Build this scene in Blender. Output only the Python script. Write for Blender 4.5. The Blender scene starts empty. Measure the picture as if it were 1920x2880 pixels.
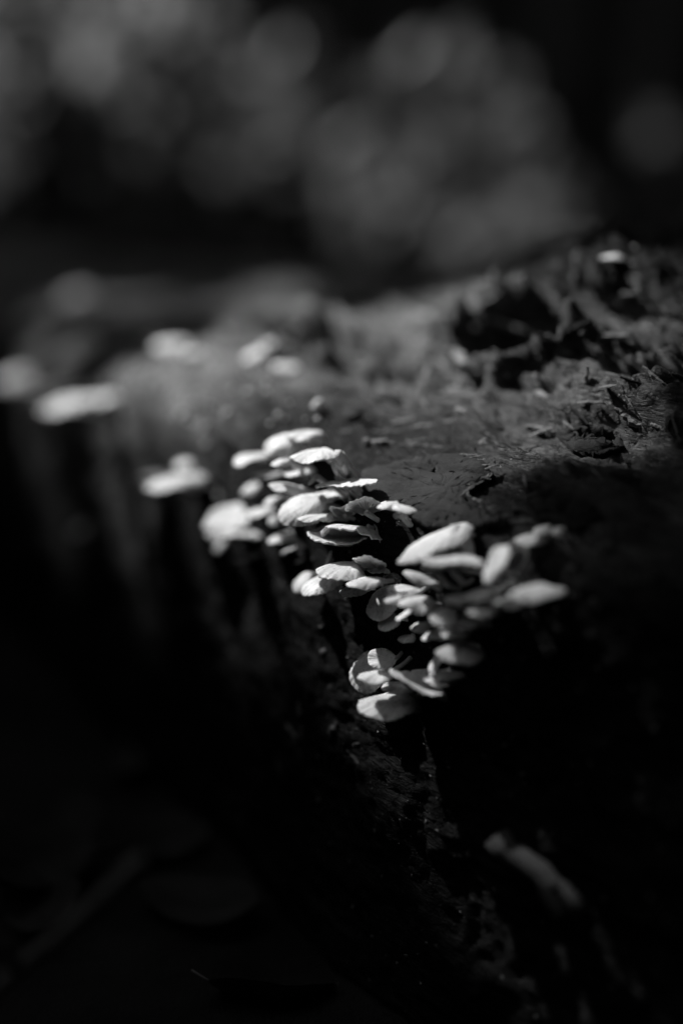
import bpy, math, random
import numpy as np
from mathutils import Vector, Matrix
from mathutils.bvhtree import BVHTree

scene = bpy.context.scene
R = math.radians
# ------------------------------------------------------------------ camera
CAM_H, PITCH, FPX = 0.33, R(12.0), 4000.0
cam_d = bpy.data.cameras.new('camera')
cam = bpy.data.objects.new('camera', cam_d)
scene.collection.objects.link(cam)
cam.location = (0, 0, CAM_H)
cam.rotation_euler = (R(90) - PITCH, 0, 0)
cam_d.sensor_fit = 'VERTICAL'; cam_d.sensor_height = 36.0; cam_d.lens = 50.0
cam_d.clip_start = 0.01; cam_d.clip_end = 500
cam_d.dof.use_dof = True; cam_d.dof.focus_distance = 0.588
cam_d.dof.aperture_fstop = 1.40; cam_d.dof.aperture_blades = 0
scene.camera = cam
# ------------------------------------------------------------------ sky and sun
SUN = Vector((-0.52, 0.40, 0.755)).normalized()          # towards the sun
elev = math.asin(SUN.z); azim = math.atan2(SUN.x, SUN.y)
world = bpy.data.worlds.new('World'); scene.world = world; world.use_nodes = True
wn = world.node_tree.nodes; wl = world.node_tree.links
sky = wn.new('ShaderNodeTexSky'); sky.sky_type = 'NISHITA'; sky.sun_disc = False
sky.sun_elevation = elev; sky.sun_rotation = azim
bw = wn.new('ShaderNodeRGBToBW')
wl.new(sky.outputs[0], bw.inputs[0]); wl.new(bw.outputs[0], wn['Background'].inputs[0])
wn['Background'].inputs[1].default_value = 0.15
sun_d = bpy.data.lights.new('sun', 'SUN'); sun_d.energy = 5.0; sun_d.angle = R(1.2)
sun = bpy.data.objects.new('sun', sun_d); scene.collection.objects.link(sun)
sun.rotation_euler = SUN.to_track_quat('Z', 'Y').to_euler(); sun.location = SUN * 20
scene.view_settings.view_transform = 'Standard'
scene.view_settings.look = 'None'
scene.view_settings.exposure = 0.66
scene.view_settings.gamma = 1.0
scene.render.engine = 'CYCLES'
scene.cycles.use_denoising = True
scene.cycles.max_bounces = 6; scene.cycles.diffuse_bounces = 3; scene.cycles.glossy_bounces = 2
scene.cycles.sample_clamp_indirect = 4.0

# ------------------------------------------------------------------ helpers
COL = scene.collection
CT, ST = math.cos(PITCH), math.sin(PITCH)
def c2w(v):                        # camera vector (right, up, towards camera) -> world
    x, y, z = v; f = -z
    return Vector((x, f * CT + y * ST, -f * ST + y * CT))
def ray(px, py):                   # unit-depth ray of a picture position (1920 x 2880)
    return c2w(((px - 960) / FPX, -(py - 1440) / FPX, -1.0))
CAM = Vector((0, 0, CAM_H))
def at(px, py, Z): return CAM + ray(px, py) * Z
AX = Vector((-math.sin(R(26)), math.cos(R(26)), 0)); NU = Vector((math.cos(R(26)), math.sin(R(26)), 0))
def log_w(s, u, v): return AX * s + NU * u + Vector((0, 0, v + CAM_H))
def at_u(px, py, u):               # where the ray meets the upright plane at distance u along the log's side
    r = ray(px, py); t = u / r.dot(NU)
    for _ in range(40): t = (u + bend(t * r.dot(AX))) / r.dot(NU)
    return CAM + r * t
def bend(s): return 0.42 * 0.03 * np.log1p(np.exp((0.50 - s) / 0.03))     # the near end of the log curves away
def at_ground(px, py, z=0.0):
    r = ray(px, py); return CAM + r * ((z - CAM_H) / r.z)
def depth(p): return (p - CAM).dot(c2w((0, 0, -1)))

def mesh_obj(name, verts, faces, mat, parent=None, smooth=True, loc=None):
    me = bpy.data.meshes.new(name)
    me.from_pydata([tuple(v) for v in verts], [], [tuple(f) for f in faces])
    if smooth: me.polygons.foreach_set('use_smooth', [True] * len(me.polygons))
    me.materials.append(mat); me.update()
    o = bpy.data.objects.new(name, me); COL.objects.link(o)
    if parent is not None: o.parent = parent
    if loc is not None: o.location = loc
    return o
def np_mesh(name, V, F, mat, parent=None, smooth=True):
    me = bpy.data.meshes.new(name)
    V = np.asarray(V, dtype=np.float32); F = np.asarray(F, dtype=np.int32); k = F.shape[1]
    me.vertices.add(len(V)); me.vertices.foreach_set('co', V.ravel())
    me.loops.add(F.size); me.loops.foreach_set('vertex_index', F.ravel())
    me.polygons.add(len(F)); me.polygons.foreach_set('loop_start', np.arange(0, F.size, k, dtype=np.int32))
    me.polygons.foreach_set('use_smooth', np.full(len(F), smooth))
    me.materials.append(mat); me.update(calc_edges=True); me.validate()
    o = bpy.data.objects.new(name, me); COL.objects.link(o)
    if parent is not None: o.parent = parent
    return o
def empty(name, loc):
    o = bpy.data.objects.new(name, None); o.empty_display_size = 0.01; o.location = loc
    COL.objects.link(o); return o
def tag(o, label=None, cat=None, group=None, kind=None):
    if label: o['label'] = label
    if cat: o['category'] = cat
    if group: o['group'] = group
    if kind: o['kind'] = kind
    return o

def hash2(ix, iy, seed):
    h = (ix.astype(np.int64) * 374761393 + iy.astype(np.int64) * 668265263 + seed * 982451653) & 0x7fffffff
    h = ((h ^ (h >> 13)) * 1274126177) & 0x7fffffff
    return ((h ^ (h >> 16)) & 0xffff) / 65535.0
def vnoise(x, y, seed=0):
    ix = np.floor(x); iy = np.floor(y); fx = x - ix; fy = y - iy
    fx = fx * fx * fx * (fx * (fx * 6 - 15) + 10); fy = fy * fy * fy * (fy * (fy * 6 - 15) + 10)
    a = hash2(ix, iy, seed); b = hash2(ix + 1, iy, seed); c = hash2(ix, iy + 1, seed); d = hash2(ix + 1, iy + 1, seed)
    return (a * (1 - fx) + b * fx) * (1 - fy) + (c * (1 - fx) + d * fx) * fy
def fbm(x, y, seed=0, oct=4, gain=0.5):
    r = 0; amp = 1; tot = 0
    for k in range(oct):
        r = r + amp * vnoise(x * 2 ** k + 17.3 * k, y * 2 ** k - 9.1 * k, seed + k); tot += amp; amp *= gain
    return r / tot
def sstep(a, b, x):
    t = np.clip((x - a) / (b - a), 0, 1); return t * t * (3 - 2 * t)

# ------------------------------------------------------------------ materials
def new_mat(name):
    m = bpy.data.materials.new(name); m.use_nodes = True
    return m, m.node_tree.nodes, m.node_tree.links, m.node_tree.nodes['Principled BSDF']
def grey(v): return (v, v, v, 1)
def noise_mat(name, lo, hi, scale, rough=0.8, bump=0.0, bscale=None, stretch=(1, 1, 1), detail=5, spec=0.3, p0=0.35, p1=0.65, bdist=0.001, sss=0.0, attr=None, alo=None, ahi=None):
    m, N, L, b = new_mat(name)
    tc = N.new('ShaderNodeTexCoord'); mp = N.new('ShaderNodeMapping'); mp.inputs['Scale'].default_value = stretch
    L.new(tc.outputs['Object'], mp.inputs[0])
    nz = N.new('ShaderNodeTexNoise'); nz.inputs['Scale'].default_value = scale; nz.inputs['Detail'].default_value = detail
    nz.inputs['Roughness'].default_value = 0.62
    L.new(mp.outputs[0], nz.inputs['Vector'])
    rp = N.new('ShaderNodeValToRGB'); rp.color_ramp.elements[0].position = p0; rp.color_ramp.elements[1].position = p1
    rp.color_ramp.elements[0].color = grey(lo); rp.color_ramp.elements[1].color = grey(hi)
    L.new(nz.outputs['Fac'], rp.inputs[0])
    out = rp.outputs[0]
    if attr:
        at_ = N.new('ShaderNodeAttribute'); at_.attribute_name = attr
        rp2 = N.new('ShaderNodeValToRGB'); rp2.color_ramp.elements[0].position = p0; rp2.color_ramp.elements[1].position = p1
        rp2.color_ramp.elements[0].color = grey(alo); rp2.color_ramp.elements[1].color = grey(ahi)
        L.new(nz.outputs['Fac'], rp2.inputs[0])
        mx = N.new('ShaderNodeMix'); mx.data_type = 'RGBA'
        L.new(at_.outputs['Fac'], mx.inputs[0]); L.new(out, mx.inputs[6]); L.new(rp2.outputs[0], mx.inputs[7])
        out = mx.outputs[2]
    L.new(out, b.inputs['Base Color'])
    b.inputs['Roughness'].default_value = rough; b.inputs['Specular IOR Level'].default_value = spec
    if sss:
        b.inputs['Subsurface Weight'].default_value = sss; b.inputs['Subsurface Radius'].default_value = (1, 1, 1)
        b.inputs['Subsurface Scale'].default_value = 0.0015
    if bump:
        n2 = N.new('ShaderNodeTexNoise'); n2.inputs['Scale'].default_value = bscale or scale * 3; n2.inputs['Detail'].default_value = 6
        n2.inputs['Roughness'].default_value = 0.7
        L.new(mp.outputs[0], n2.inputs['Vector'])
        bp = N.new('ShaderNodeBump'); bp.inputs['Strength'].default_value = bump; bp.inputs['Distance'].default_value = bdist
        L.new(n2.outputs['Fac'], bp.inputs['Height']); L.new(bp.outputs[0], b.inputs['Normal'])
    return m
def wood_mat():
    m, N, L, b = new_mat('rotten_wood')
    tc = N.new('ShaderNodeTexCoord')
    def tex(stretch, scale, detail=6, rough=.65):
        mp = N.new('ShaderNodeMapping'); mp.inputs['Scale'].default_value = stretch; L.new(tc.outputs['Object'], mp.inputs[0])
        nz = N.new('ShaderNodeTexNoise'); nz.inputs['Scale'].default_value = scale; nz.inputs['Detail'].default_value = detail; nz.inputs['Roughness'].default_value = rough
        nz.inputs['Distortion'].default_value = .4
        L.new(mp.outputs[0], nz.inputs['Vector']); return nz.outputs['Fac']
    def ramp(src, lo, hi, p0, p1):
        r = N.new('ShaderNodeValToRGB'); r.color_ramp.elements[0].position = p0; r.color_ramp.elements[1].position = p1
        r.color_ramp.elements[0].color = grey(lo); r.color_ramp.elements[1].color = grey(hi); L.new(src, r.inputs[0]); return r.outputs[0]
    def mix(f, a, c, mode='MIX'):
        x = N.new('ShaderNodeMix'); x.data_type = 'RGBA'; x.blend_type = mode
        if isinstance(f, float): x.inputs[0].default_value = f
        else: L.new(f, x.inputs[0])
        L.new(a, x.inputs[6]); L.new(c, x.inputs[7]); return x.outputs[2]
    patch = tex((.5, 1, 1), 38); fib = tex((.06, 1, 1), 420, 4); fine = tex((.3, 1, 1), 700, 4)
    at_ = N.new('ShaderNodeAttribute'); at_.attribute_name = 'bare'
    base = mix(at_.outputs['Fac'], ramp(patch, .004, .012, .35, .65), ramp(patch, .04, .25, .38, .66))
    col = mix(1.0, base, ramp(fib, .35, 1.25, .36, .64), 'MULTIPLY')
    col = mix(1.0, col, ramp(fine, .55, 1.2, .35, .62), 'MULTIPLY')
    L.new(col, b.inputs['Base Color'])
    L.new(ramp(fine, .40, .9, .4, .6), b.inputs['Roughness'])
    mr = N.new('ShaderNodeMapRange'); mr.inputs[3].default_value = .06; mr.inputs[4].default_value = .45; L.new(at_.outputs['Fac'], mr.inputs[0]); L.new(mr.outputs[0], b.inputs['Specular IOR Level'])
    def bump(src, dist, st, prev=None):
        bp = N.new('ShaderNodeBump'); bp.inputs['Strength'].default_value = st; bp.inputs['Distance'].default_value = dist
        L.new(src, bp.inputs['Height'])
        if prev: L.new(prev, bp.inputs['Normal'])
        return bp.outputs[0]
    n1 = bump(fib, .0022, .9); n2 = bump(fine, .0011, .9, n1); L.new(n2, b.inputs['Normal'])
    return m
M_wood = wood_mat()
M_bark = noise_mat('dark_bark', 0.007, 0.02, 90, rough=0.8, bump=0.8, bscale=500, stretch=(0.5, 1, 1), bdist=0.0012, spec=0.25)
M_splint = noise_mat('splintered_wood', 0.07, 0.24, 120, rough=0.7, bump=0.8, bscale=500, stretch=(0.25, 1, 1), bdist=0.0015)
def cap_mat():
    m = noise_mat('mushroom_cap', 0.66, 0.82, 240, rough=0.5, sss=0.25, p0=0.32, p1=0.6, spec=0.35)
    N, L = m.node_tree.nodes, m.node_tree.links; b = N['Principled BSDF']
    src = b.inputs['Base Color'].links[0].from_socket
    a = N.new('ShaderNodeAttribute'); a.attribute_name = 'polar'
    nz = N.new('ShaderNodeTexNoise'); nz.inputs['Scale'].default_value = 1.0; nz.inputs['Detail'].default_value = 4; L.new(a.outputs['Vector'], nz.inputs['Vector'])
    r = N.new('ShaderNodeValToRGB'); r.color_ramp.elements[0].position = .34; r.color_ramp.elements[1].position = .62
    r.color_ramp.elements[0].color = grey(.80); r.color_ramp.elements[1].color = grey(1.05); L.new(nz.outputs['Fac'], r.inputs[0])
    tc = N.new('ShaderNodeTexCoord'); sp = N.new('ShaderNodeTexNoise'); sp.inputs['Scale'].default_value = 900; sp.inputs['Detail'].default_value = 2; L.new(tc.outputs['Object'], sp.inputs['Vector'])
    r2 = N.new('ShaderNodeValToRGB'); r2.color_ramp.elements[0].position = .30; r2.color_ramp.elements[1].position = .40
    r2.color_ramp.elements[0].color = grey(.45); r2.color_ramp.elements[1].color = grey(1); L.new(sp.outputs['Fac'], r2.inputs[0])
    def mul(x, y):
        k = N.new('ShaderNodeMix'); k.data_type = 'RGBA'; k.blend_type = 'MULTIPLY'; k.inputs[0].default_value = 1; L.new(x, k.inputs[6]); L.new(y, k.inputs[7]); return k.outputs[2]
    L.new(mul(mul(src, r.outputs[0]), r2.outputs[0]), b.inputs['Base Color'])
    b1 = N.new('ShaderNodeBump'); b1.inputs['Strength'].default_value = .5; b1.inputs['Distance'].default_value = .0006; L.new(nz.outputs['Fac'], b1.inputs['Height'])
    b2 = N.new('ShaderNodeBump'); b2.inputs['Strength'].default_value = .3; b2.inputs['Distance'].default_value = .0003; L.new(sp.outputs['Fac'], b2.inputs['Height']); L.new(b1.outputs[0], b2.inputs['Normal'])
    L.new(b2.outputs[0], b.inputs['Normal'])
    return m
M_cap = cap_mat()
M_gill = noise_mat('mushroom_gills', 0.30, 0.42, 300, rough=0.7, spec=0.2)
M_stem = noise_mat('mushroom_stem', 0.5, 0.65, 300, rough=0.65, bump=0.3, bdist=0.0005, spec=0.25)
M_soil = noise_mat('forest_soil', 0.006, 0.018, 14, rough=0.95, bump=0.8, bscale=60, bdist=0.01, spec=0.1)
M_dead = noise_mat('dead_leaf', 0.006, 0.016, 60, rough=0.7, bump=0.5, bscale=200, bdist=0.001, spec=0.2)
M_leaf = noise_mat('green_leaf', 0.04, 0.09, 30, rough=0.5, spec=0.35)
M_shadeleaf = noise_mat('shaded_leaf', 0.02, 0.04, 12, rough=0.6, spec=0.2)  # darker copy of the leaf, shade put into its colour
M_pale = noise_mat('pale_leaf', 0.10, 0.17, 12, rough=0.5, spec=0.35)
def translucent(m, amount, albedo):
    N, L = m.node_tree.nodes, m.node_tree.links; b = N['Principled BSDF']; o = N['Material Output']
    t = N.new('ShaderNodeBsdfTranslucent'); t.inputs[0].default_value = grey(albedo)
    mx = N.new('ShaderNodeMixShader'); mx.inputs[0].default_value = amount
    L.new(b.outputs[0], mx.inputs[1]); L.new(t.outputs[0], mx.inputs[2]); L.new(mx.outputs[0], o.inputs[0])
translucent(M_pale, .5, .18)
M_sunleaf = noise_mat('sunlit_leaf', 0.10, 0.17, 12, rough=0.5, spec=0.35); translucent(M_sunleaf, .6, .34)  # brighter copy of the pale leaf, sunlight put into its colour
M_trunk = noise_mat('tree_bark', 0.02, 0.06, 20, rough=0.9, bump=1.0, bscale=60, stretch=(1, 1, 0.3), bdist=0.01)
M_paleb = noise_mat('pale_bark', 0.12, 0.28, 9, rough=0.8, bump=0.6, bscale=40, stretch=(1, 1, 3), bdist=0.004)
M_twig = noise_mat('twig_bark', 0.06, 0.14, 80, rough=0.8, bump=0.6, bscale=300, bdist=0.001)
M_fluff = noise_mat('fluff', 0.35, 0.6, 200, rough=0.7)
M_egg = noise_mat('white_bead', 0.65, 0.8, 300, rough=0.3, spec=0.5)

# ------------------------------------------------------------------ ground: a dell; banks behind, right, left and far raised to block sky light
def ground_z(x, y):
    z = 2.6 * sstep(-0.7, -3.2, y) + 2.4 * sstep(1.3, 4.2, x) + 3.2 * sstep(-1.7, -4.2, x) * sstep(12, 3, y) + 4.5 * sstep(4.5, 14, y)
    z = z + 0.03 * (fbm(x * 2.5, y * 2.5, 5, 4) - 0.5) + 0.25 * (fbm(x * .5 + 7, y * .5, 9, 3) - .5) * sstep(1.0, 4.0, np.hypot(x, y))
    return z
def make_ground():
    a = np.concatenate([np.linspace(-70, -6, 26)[:-1], np.linspace(-6, -1.5, 40)[:-1], np.linspace(-1.5, 1.5, 130)[:-1], np.linspace(1.5, 6, 40)[:-1], np.linspace(6, 70, 26)])
    X, Y = np.meshgrid(a, a + 0.6, indexing='ij'); Z = ground_z(X, Y)
    n = len(a); I = np.arange(n * n).reshape(n, n)
    F = np.stack([I[:-1, :-1], I[1:, :-1], I[1:, 1:], I[:-1, 1:]], -1).reshape(-1, 4)
    o = np_mesh('ground', np.stack([X, Y, Z], -1).reshape(-1, 3), F, M_soil); o['kind'] = 'structure'
make_ground()

# ------------------------------------------------------------------ the fallen log
# profile in (u, v) metres; v relative to the camera height; sh = how far the shoulder is raised
PROF = np.array([(244, -345), (243, -300), (246, -255), (252, -205), (258, -165), (264, -140), (281, -126), (311, -109), (347, -84), (382, -66),
                 (420, -46), (455, -30), (490, -22), (530, -26), (570, -60), (598, -120), (605, -200), (596, -280), (585, -345)]) / 1000.0
def make_log():
    s = np.concatenate([np.linspace(-0.5, 0.22, 60)[:-1], np.linspace(0.22, 0.92, 390)[:-1], np.linspace(0.92, 1.7, 170)[:-1], np.linspace(1.7, 3.4, 60)])
    # dense profile by Catmull-Rom, then resample finer where it is seen
    P = PROF; pts = []
    for i in range(len(P) - 1):
        p0, p1, p2, p3 = P[max(i - 1, 0)], P[i], P[i + 1], P[min(i + 2, len(P) - 1)]
        for t in np.linspace(0, 1, 40, endpoint=False):
            pts.append(0.5 * ((2 * p1) + (-p0 + p2) * t + (2 * p0 - 5 * p1 + 4 * p2 - p3) * t * t + (-p0 + 3 * p1 - 3 * p2 + p3) * t ** 3))
    pts = np.array(pts + [P[-1]])
    d = np.concatenate([[0], np.cumsum(np.hypot(*np.diff(pts, axis=0).T))])
    tot = d[-1]
    tt = np.concatenate([np.arange(0, 0.50, 0.0019), np.linspace(0.50, tot, 45)])
    pu = np.interp(tt, d, pts[:, 0]); pv = np.interp(tt, d, pts[:, 1])
    du = np.gradient(pu, tt); dv = np.gradient(pv, tt); ln = np.hypot(du, dv)
    nu, nv = -dv / ln, du / ln                       # outward normal (left / up)
    S, T = np.meshgrid(s, tt, indexing='ij')
    U0 = np.broadcast_to(pu, S.shape); V0 = np.broadcast_to(pv, S.shape)
    # the shoulder is higher further along the log
    far = sstep(0.50, 0.64, S); shoulder = np.exp(-((T - 0.225) / (0.045 + 0.03 * sstep(.60, .75, S))) ** 2)
    V = V0 + (0.012 + 0.022 * far) * shoulder; U = U0 - (0.002 + 0.004 * far) * shoulder
    V = V - 0.030 * sstep(0.60, 0.86, S) * sstep(0.30, 0.42, T)
    topm = sstep(0.20, 0.26, T)
    disp = 0.022 * (fbm(S * 5, T * 6, 3, 2) - .5)
    disp += 0.010 * (fbm(S * 16, T * 26, 11, 3) - .5)
    # layered, flaking wood along the grain
    wx, wy = S * 22 + 1.5 * fbm(S * 30, T * 30, 40, 3), T * 55 + 2.0 * fbm(S * 25, T * 40, 41, 3)
    lay = fbm(wx * .6, wy * .6, 21, 4) * 6.0
    fl = np.floor(lay); fr = lay - fl; terr = (fl + sstep(0.80, 1.0, fr)) / 6.0
    near = sstep(0.72, 0.55, S) * topm
    disp += (0.010 + 0.026 * near * sstep(0.25, 0.34, T)) * (terr - .5)
    lay2 = fbm(S * 38 + 2 * fbm(S * 60, T * 60, 44, 2), T * 120, 24, 3) * 5.0; fl2 = np.floor(lay2)
    disp += 0.007 * topm * sstep(0.80, 0.60, S) * ((fl2 + sstep(0.75, 1.0, lay2 - fl2)) / 5.0 - .5)
    disp += 0.0048 * (fbm(S * 60, T * 300, 31, 3) - .5) * (0.3 + topm)
    rdg = 1 - np.abs(2 * fbm(S * 5 + 1.2 * fbm(S * 9, T * 20, 90, 2), T * 48 + 5 * fbm(S * 6, T * 9, 91, 2), 92, 3) - 1)
    disp += 0.016 * topm * sstep(0.85, 0.60, S) * (rdg ** 3 - .35)
    disp += 0.0030 * (fbm(S * 260, T * 300, 33, 3) - .5)
    disp += 0.004 * (1 - topm) * (fbm(S * 60, T * 60, 37, 4) - .5)
    # smooth bark sheet by the shoulder (where the mushrooms stand): calm it
    calm = np.exp(-(((S - 0.535) / 0.075) ** 2 + ((T - 0.235) / 0.055) ** 2) ** 2)
    disp = disp * (1 - 0.7 * calm)
    # bark ledge standing proud along the crest near the camera
    edge_t = 0.385 + 0.02 * (fbm(S * 14, S * 0 + 2.0, 51, 3) - .5) + 0.10 * sstep(0.60, 0.85, S)
    led = sstep(0, 0.004, T - edge_t) * sstep(0.90, 0.70, S)
    disp += led * (0.012 + 0.012 * (fbm(S * 40, T * 40, 53, 4) - .3))
    # crater with a broken rim, and the long pit behind it
    def pit(s0, t0, rs, rt, dep, rim, seed):
        q = np.hypot((S - s0) / rs, (T - t0) / rt) * (0.75 + 0.5 * fbm(S * 50, T * 50, seed, 3))
        return -dep * sstep(1.05, 0.55, q) + rim * np.exp(-((q - 1.2) / 0.22) ** 2) * (0.3 + 1.4 * fbm(S * 90, T * 90, seed + 3, 3))
    disp += pit(0.585, 0.345, 0.038, 0.024, 0.035, 0.012, 61)
    disp += pit(0.735, 0.300, 0.075, 0.022, 0.024, 0.006, 67)
    disp += pit(0.44, 0.33, 0.03, 0.012, 0.012, 0.004, 71)
    U = U + disp * nu + bend(S); V = V + disp * nv
    ns, nt = S.shape; I = np.arange(ns * nt).reshape(ns, nt)
    F = np.stack([I[:-1, :-1], I[:-1, 1:], I[1:, 1:], I[1:, :-1]], -1).reshape(-1, 4)
    loc = np.stack([S, -U, V + CAM_H], -1).reshape(-1, 3)
    # closed ends
    i0 = I[0]; i1 = I[-1]
    o = np_mesh('fallen_log', loc, F, M_wood)
    o.rotation_euler = (0, 0, math.atan2(AX.y, AX.x))
    lowr = 0.10 * sstep(0.60, 0.85, S)
    bare = sstep(0.19 - lowr, 0.27 - .5 * lowr, T + 0.06 * (fbm(S * 18, T * 30, 81, 4) - .5)) * (0.75 + 0.4 * (fbm(S * 12, T * 20, 83, 3) - .5))
    bare = bare * (1 - 0.85 * calm) * (1 - 0.8 * led) * (0.58 + 0.42 * sstep(0.50, 0.74, S))  # bark stays dark; near wood darkened too, painted shade of the overhanging canopy
    a = o.data.attributes.new('bare', 'FLOAT', 'POINT'); a.data.foreach_set('value', np.clip(bare, 0, 1).ravel().astype(np.float32))
    W = (S[..., None] * np.array(AX) + U[..., None] * np.array(NU)); W[..., 2] += V + CAM_H
    return o, W, F
log, LW, LF = make_log()
tag(log, 'large rotten fallen log covered in shelf mushrooms, its top worn to flaking wood', 'log')
ns_, nt_ = LW.shape[:2]
LWf = LW.reshape(-1, 3)
BVH = BVHTree.FromPolygons([tuple(p) for p in LWf[:]], [tuple(f) for f in LF], all_triangles=False)
LOGINV = Matrix.Rotation(math.atan2(AX.y, AX.x), 4, 'Z').inverted()
def hit(px, py):
    r = ray(px, py); h = BVH.ray_cast(CAM, r.normalized())
    return (h[0], h[1]) if h[0] is not None else (None, None)

# end discs of the log (sawn ends, out of view but the log is solid)
for idx, nm in ((0, 'log_end'), (-1, 'log_end')):
    ring = LW[idx][::4]; c = ring.mean(0)
    vs = [LOGINV @ Vector(c)] + [LOGINV @ Vector(p) for p in ring]
    fs = [(0, k, k + 1) for k in range(1, len(ring))] + [(0, len(ring), 1)]
    mesh_obj(nm, vs, fs, M_wood, log, smooth=False)

# ------------------------------------------------------------------ mushrooms
def cap_mesh(rng, L, W, dome, curl, cup, wav, side, thick, lobes):
    NR, NP = 15, 72
    ph = np.linspace(0, 2 * math.pi, NP, endpoint=False)
    k1, k2, k3 = rng.uniform(0, 6.28, 3)
    rad = 1 + lobes * (0.6 * np.sin(2 * ph + k1) + 0.5 * np.sin(3 * ph + k2) + 0.35 * np.sin(5 * ph + k3)) + 0.012 * np.sin(23 * ph + k2) + 0.012 * np.sin(37 * ph + k1)
    ox = L * .5 + L * .5 * np.cos(ph) * rad; oy = W * .5 * np.sin(ph) * rad * (1 - 0.10 * (1 - np.cos(ph)) / 2)
    p0 = np.array([0.14 * L, 0.0])
    rho = np.concatenate([np.linspace(0, 0.8, 9), np.linspace(0.86, 1.0, NR - 9)])
    RH, PH = np.meshgrid(rho, ph, indexing='ij')
    X = p0[0] + RH * (ox - p0[0]); Y = RH * oy
    D = math.sqrt(L * W)
    fwd = 0.5 + 0.5 * np.cos(PH)
    Zt = dome * D * (1 - RH ** 2) + cup * D * RH ** 2.2 * (0.25 + 0.75 * fwd) - curl * D * (np.clip(RH - 0.62, 0, 1) / 0.38) ** 2 \
        + wav * D * RH ** 2 * (np.sin(3 * PH + k3) * .6 + np.sin(5 * PH + k1) * .45) - side * D * (Y / (W * .5)) ** 2 \
        + D * (0.013 * np.sin(29 * PH + k1) * (0.6 + 0.4 * np.sin(4 * PH + k2)) + 0.010 * np.sin(17 * PH + k2) + 0.006 * rng.normal(size=NP)[None, :]) * np.clip((RH - .72) / .28, 0, 1) ** 1.5
    th = thick * D * (0.35 + 0.65 * (1 - RH ** 2.5))
    Zb = Zt - th
    Vt = np.stack([X, Y, Zt], -1); Vb = np.stack([X * .995 + .005 * L * .5, Y * .99, Zb], -1)
    # rounded rim ring
    rim = (Vt[-1] + Vb[-1]) / 2; c = np.array([L * .5, 0, 0]); dirv = rim - c; dirv[:, 2] = 0
    rim = rim + dirv / np.linalg.norm(dirv, axis=1, keepdims=True) * (thick * D * .30)
    V = np.concatenate([Vt.reshape(-1, 3), rim, Vb.reshape(-1, 3)])
    F = []
    def q(a, b):
        for j in range(NP):
            j2 = (j + 1) % NP; F.append((a + j, b + j, b + j2, a + j2))
    for i in range(NR - 1): q(i * NP, (i + 1) * NP)
    q((NR - 1) * NP, NR * NP); base = (NR + 1) * NP
    q(NR * NP, base + (NR - 1) * NP)
    for i in range(NR - 1, 0, -1): q(base + i * NP, base + (i - 1) * NP)
    # gills: thin fins hanging from the underside, radiating from the stem
    G, GF = [], []
    for j in range(0, NP, 2):
        for t in (0, 0.5):
            j1 = (j + 1) % NP
            A = (Vb[:, j] * (1 - t) + Vb[:, j1] * t)
            rows = range(2 if t == 0 else 6, NR - 1, 2)
            prev = None
            for i in rows:
                p = A[i]; dpt = D * 0.05 * math.sin(math.pi * min(1, (rho[i] + .12))) + D * .004
                a0 = len(G); G.append((p[0], p[1], p[2] + D * .01)); G.append((p[0], p[1], p[2] - dpt))
                if prev is not None: GF.append((prev, a0, a0 + 1, prev + 1))
                prev = a0
    return V, F, np.array(G), GF
def tube(pts, radii, n=10):
    V, F = [], []
    for i, p in enumerate(pts):
        t = (pts[min(i + 1, len(pts) - 1)] - pts[max(i - 1, 0)]).normalized()
        a = t.orthogonal().normalized() if i == 0 else (prev_a - t * prev_a.dot(t)).normalized()
        prev_a = a; b = t.cross(a)
        for k in range(n):
            w = 2 * math.pi * k / n; V.append(p + (a * math.cos(w) + b * math.sin(w)) * radii[i])
    for i in range(len(pts) - 1):
        for k in range(n):
            k2 = (k + 1) % n; F.append((i * n + k, i * n + k2, (i + 1) * n + k2, (i + 1) * n + k))
    F.append(tuple(range(n))[::-1]); F.append(tuple((len(pts) - 1) * n + k for k in range(n)))
    return V, F
UP = (0, .978, .208); DBG = False
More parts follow.
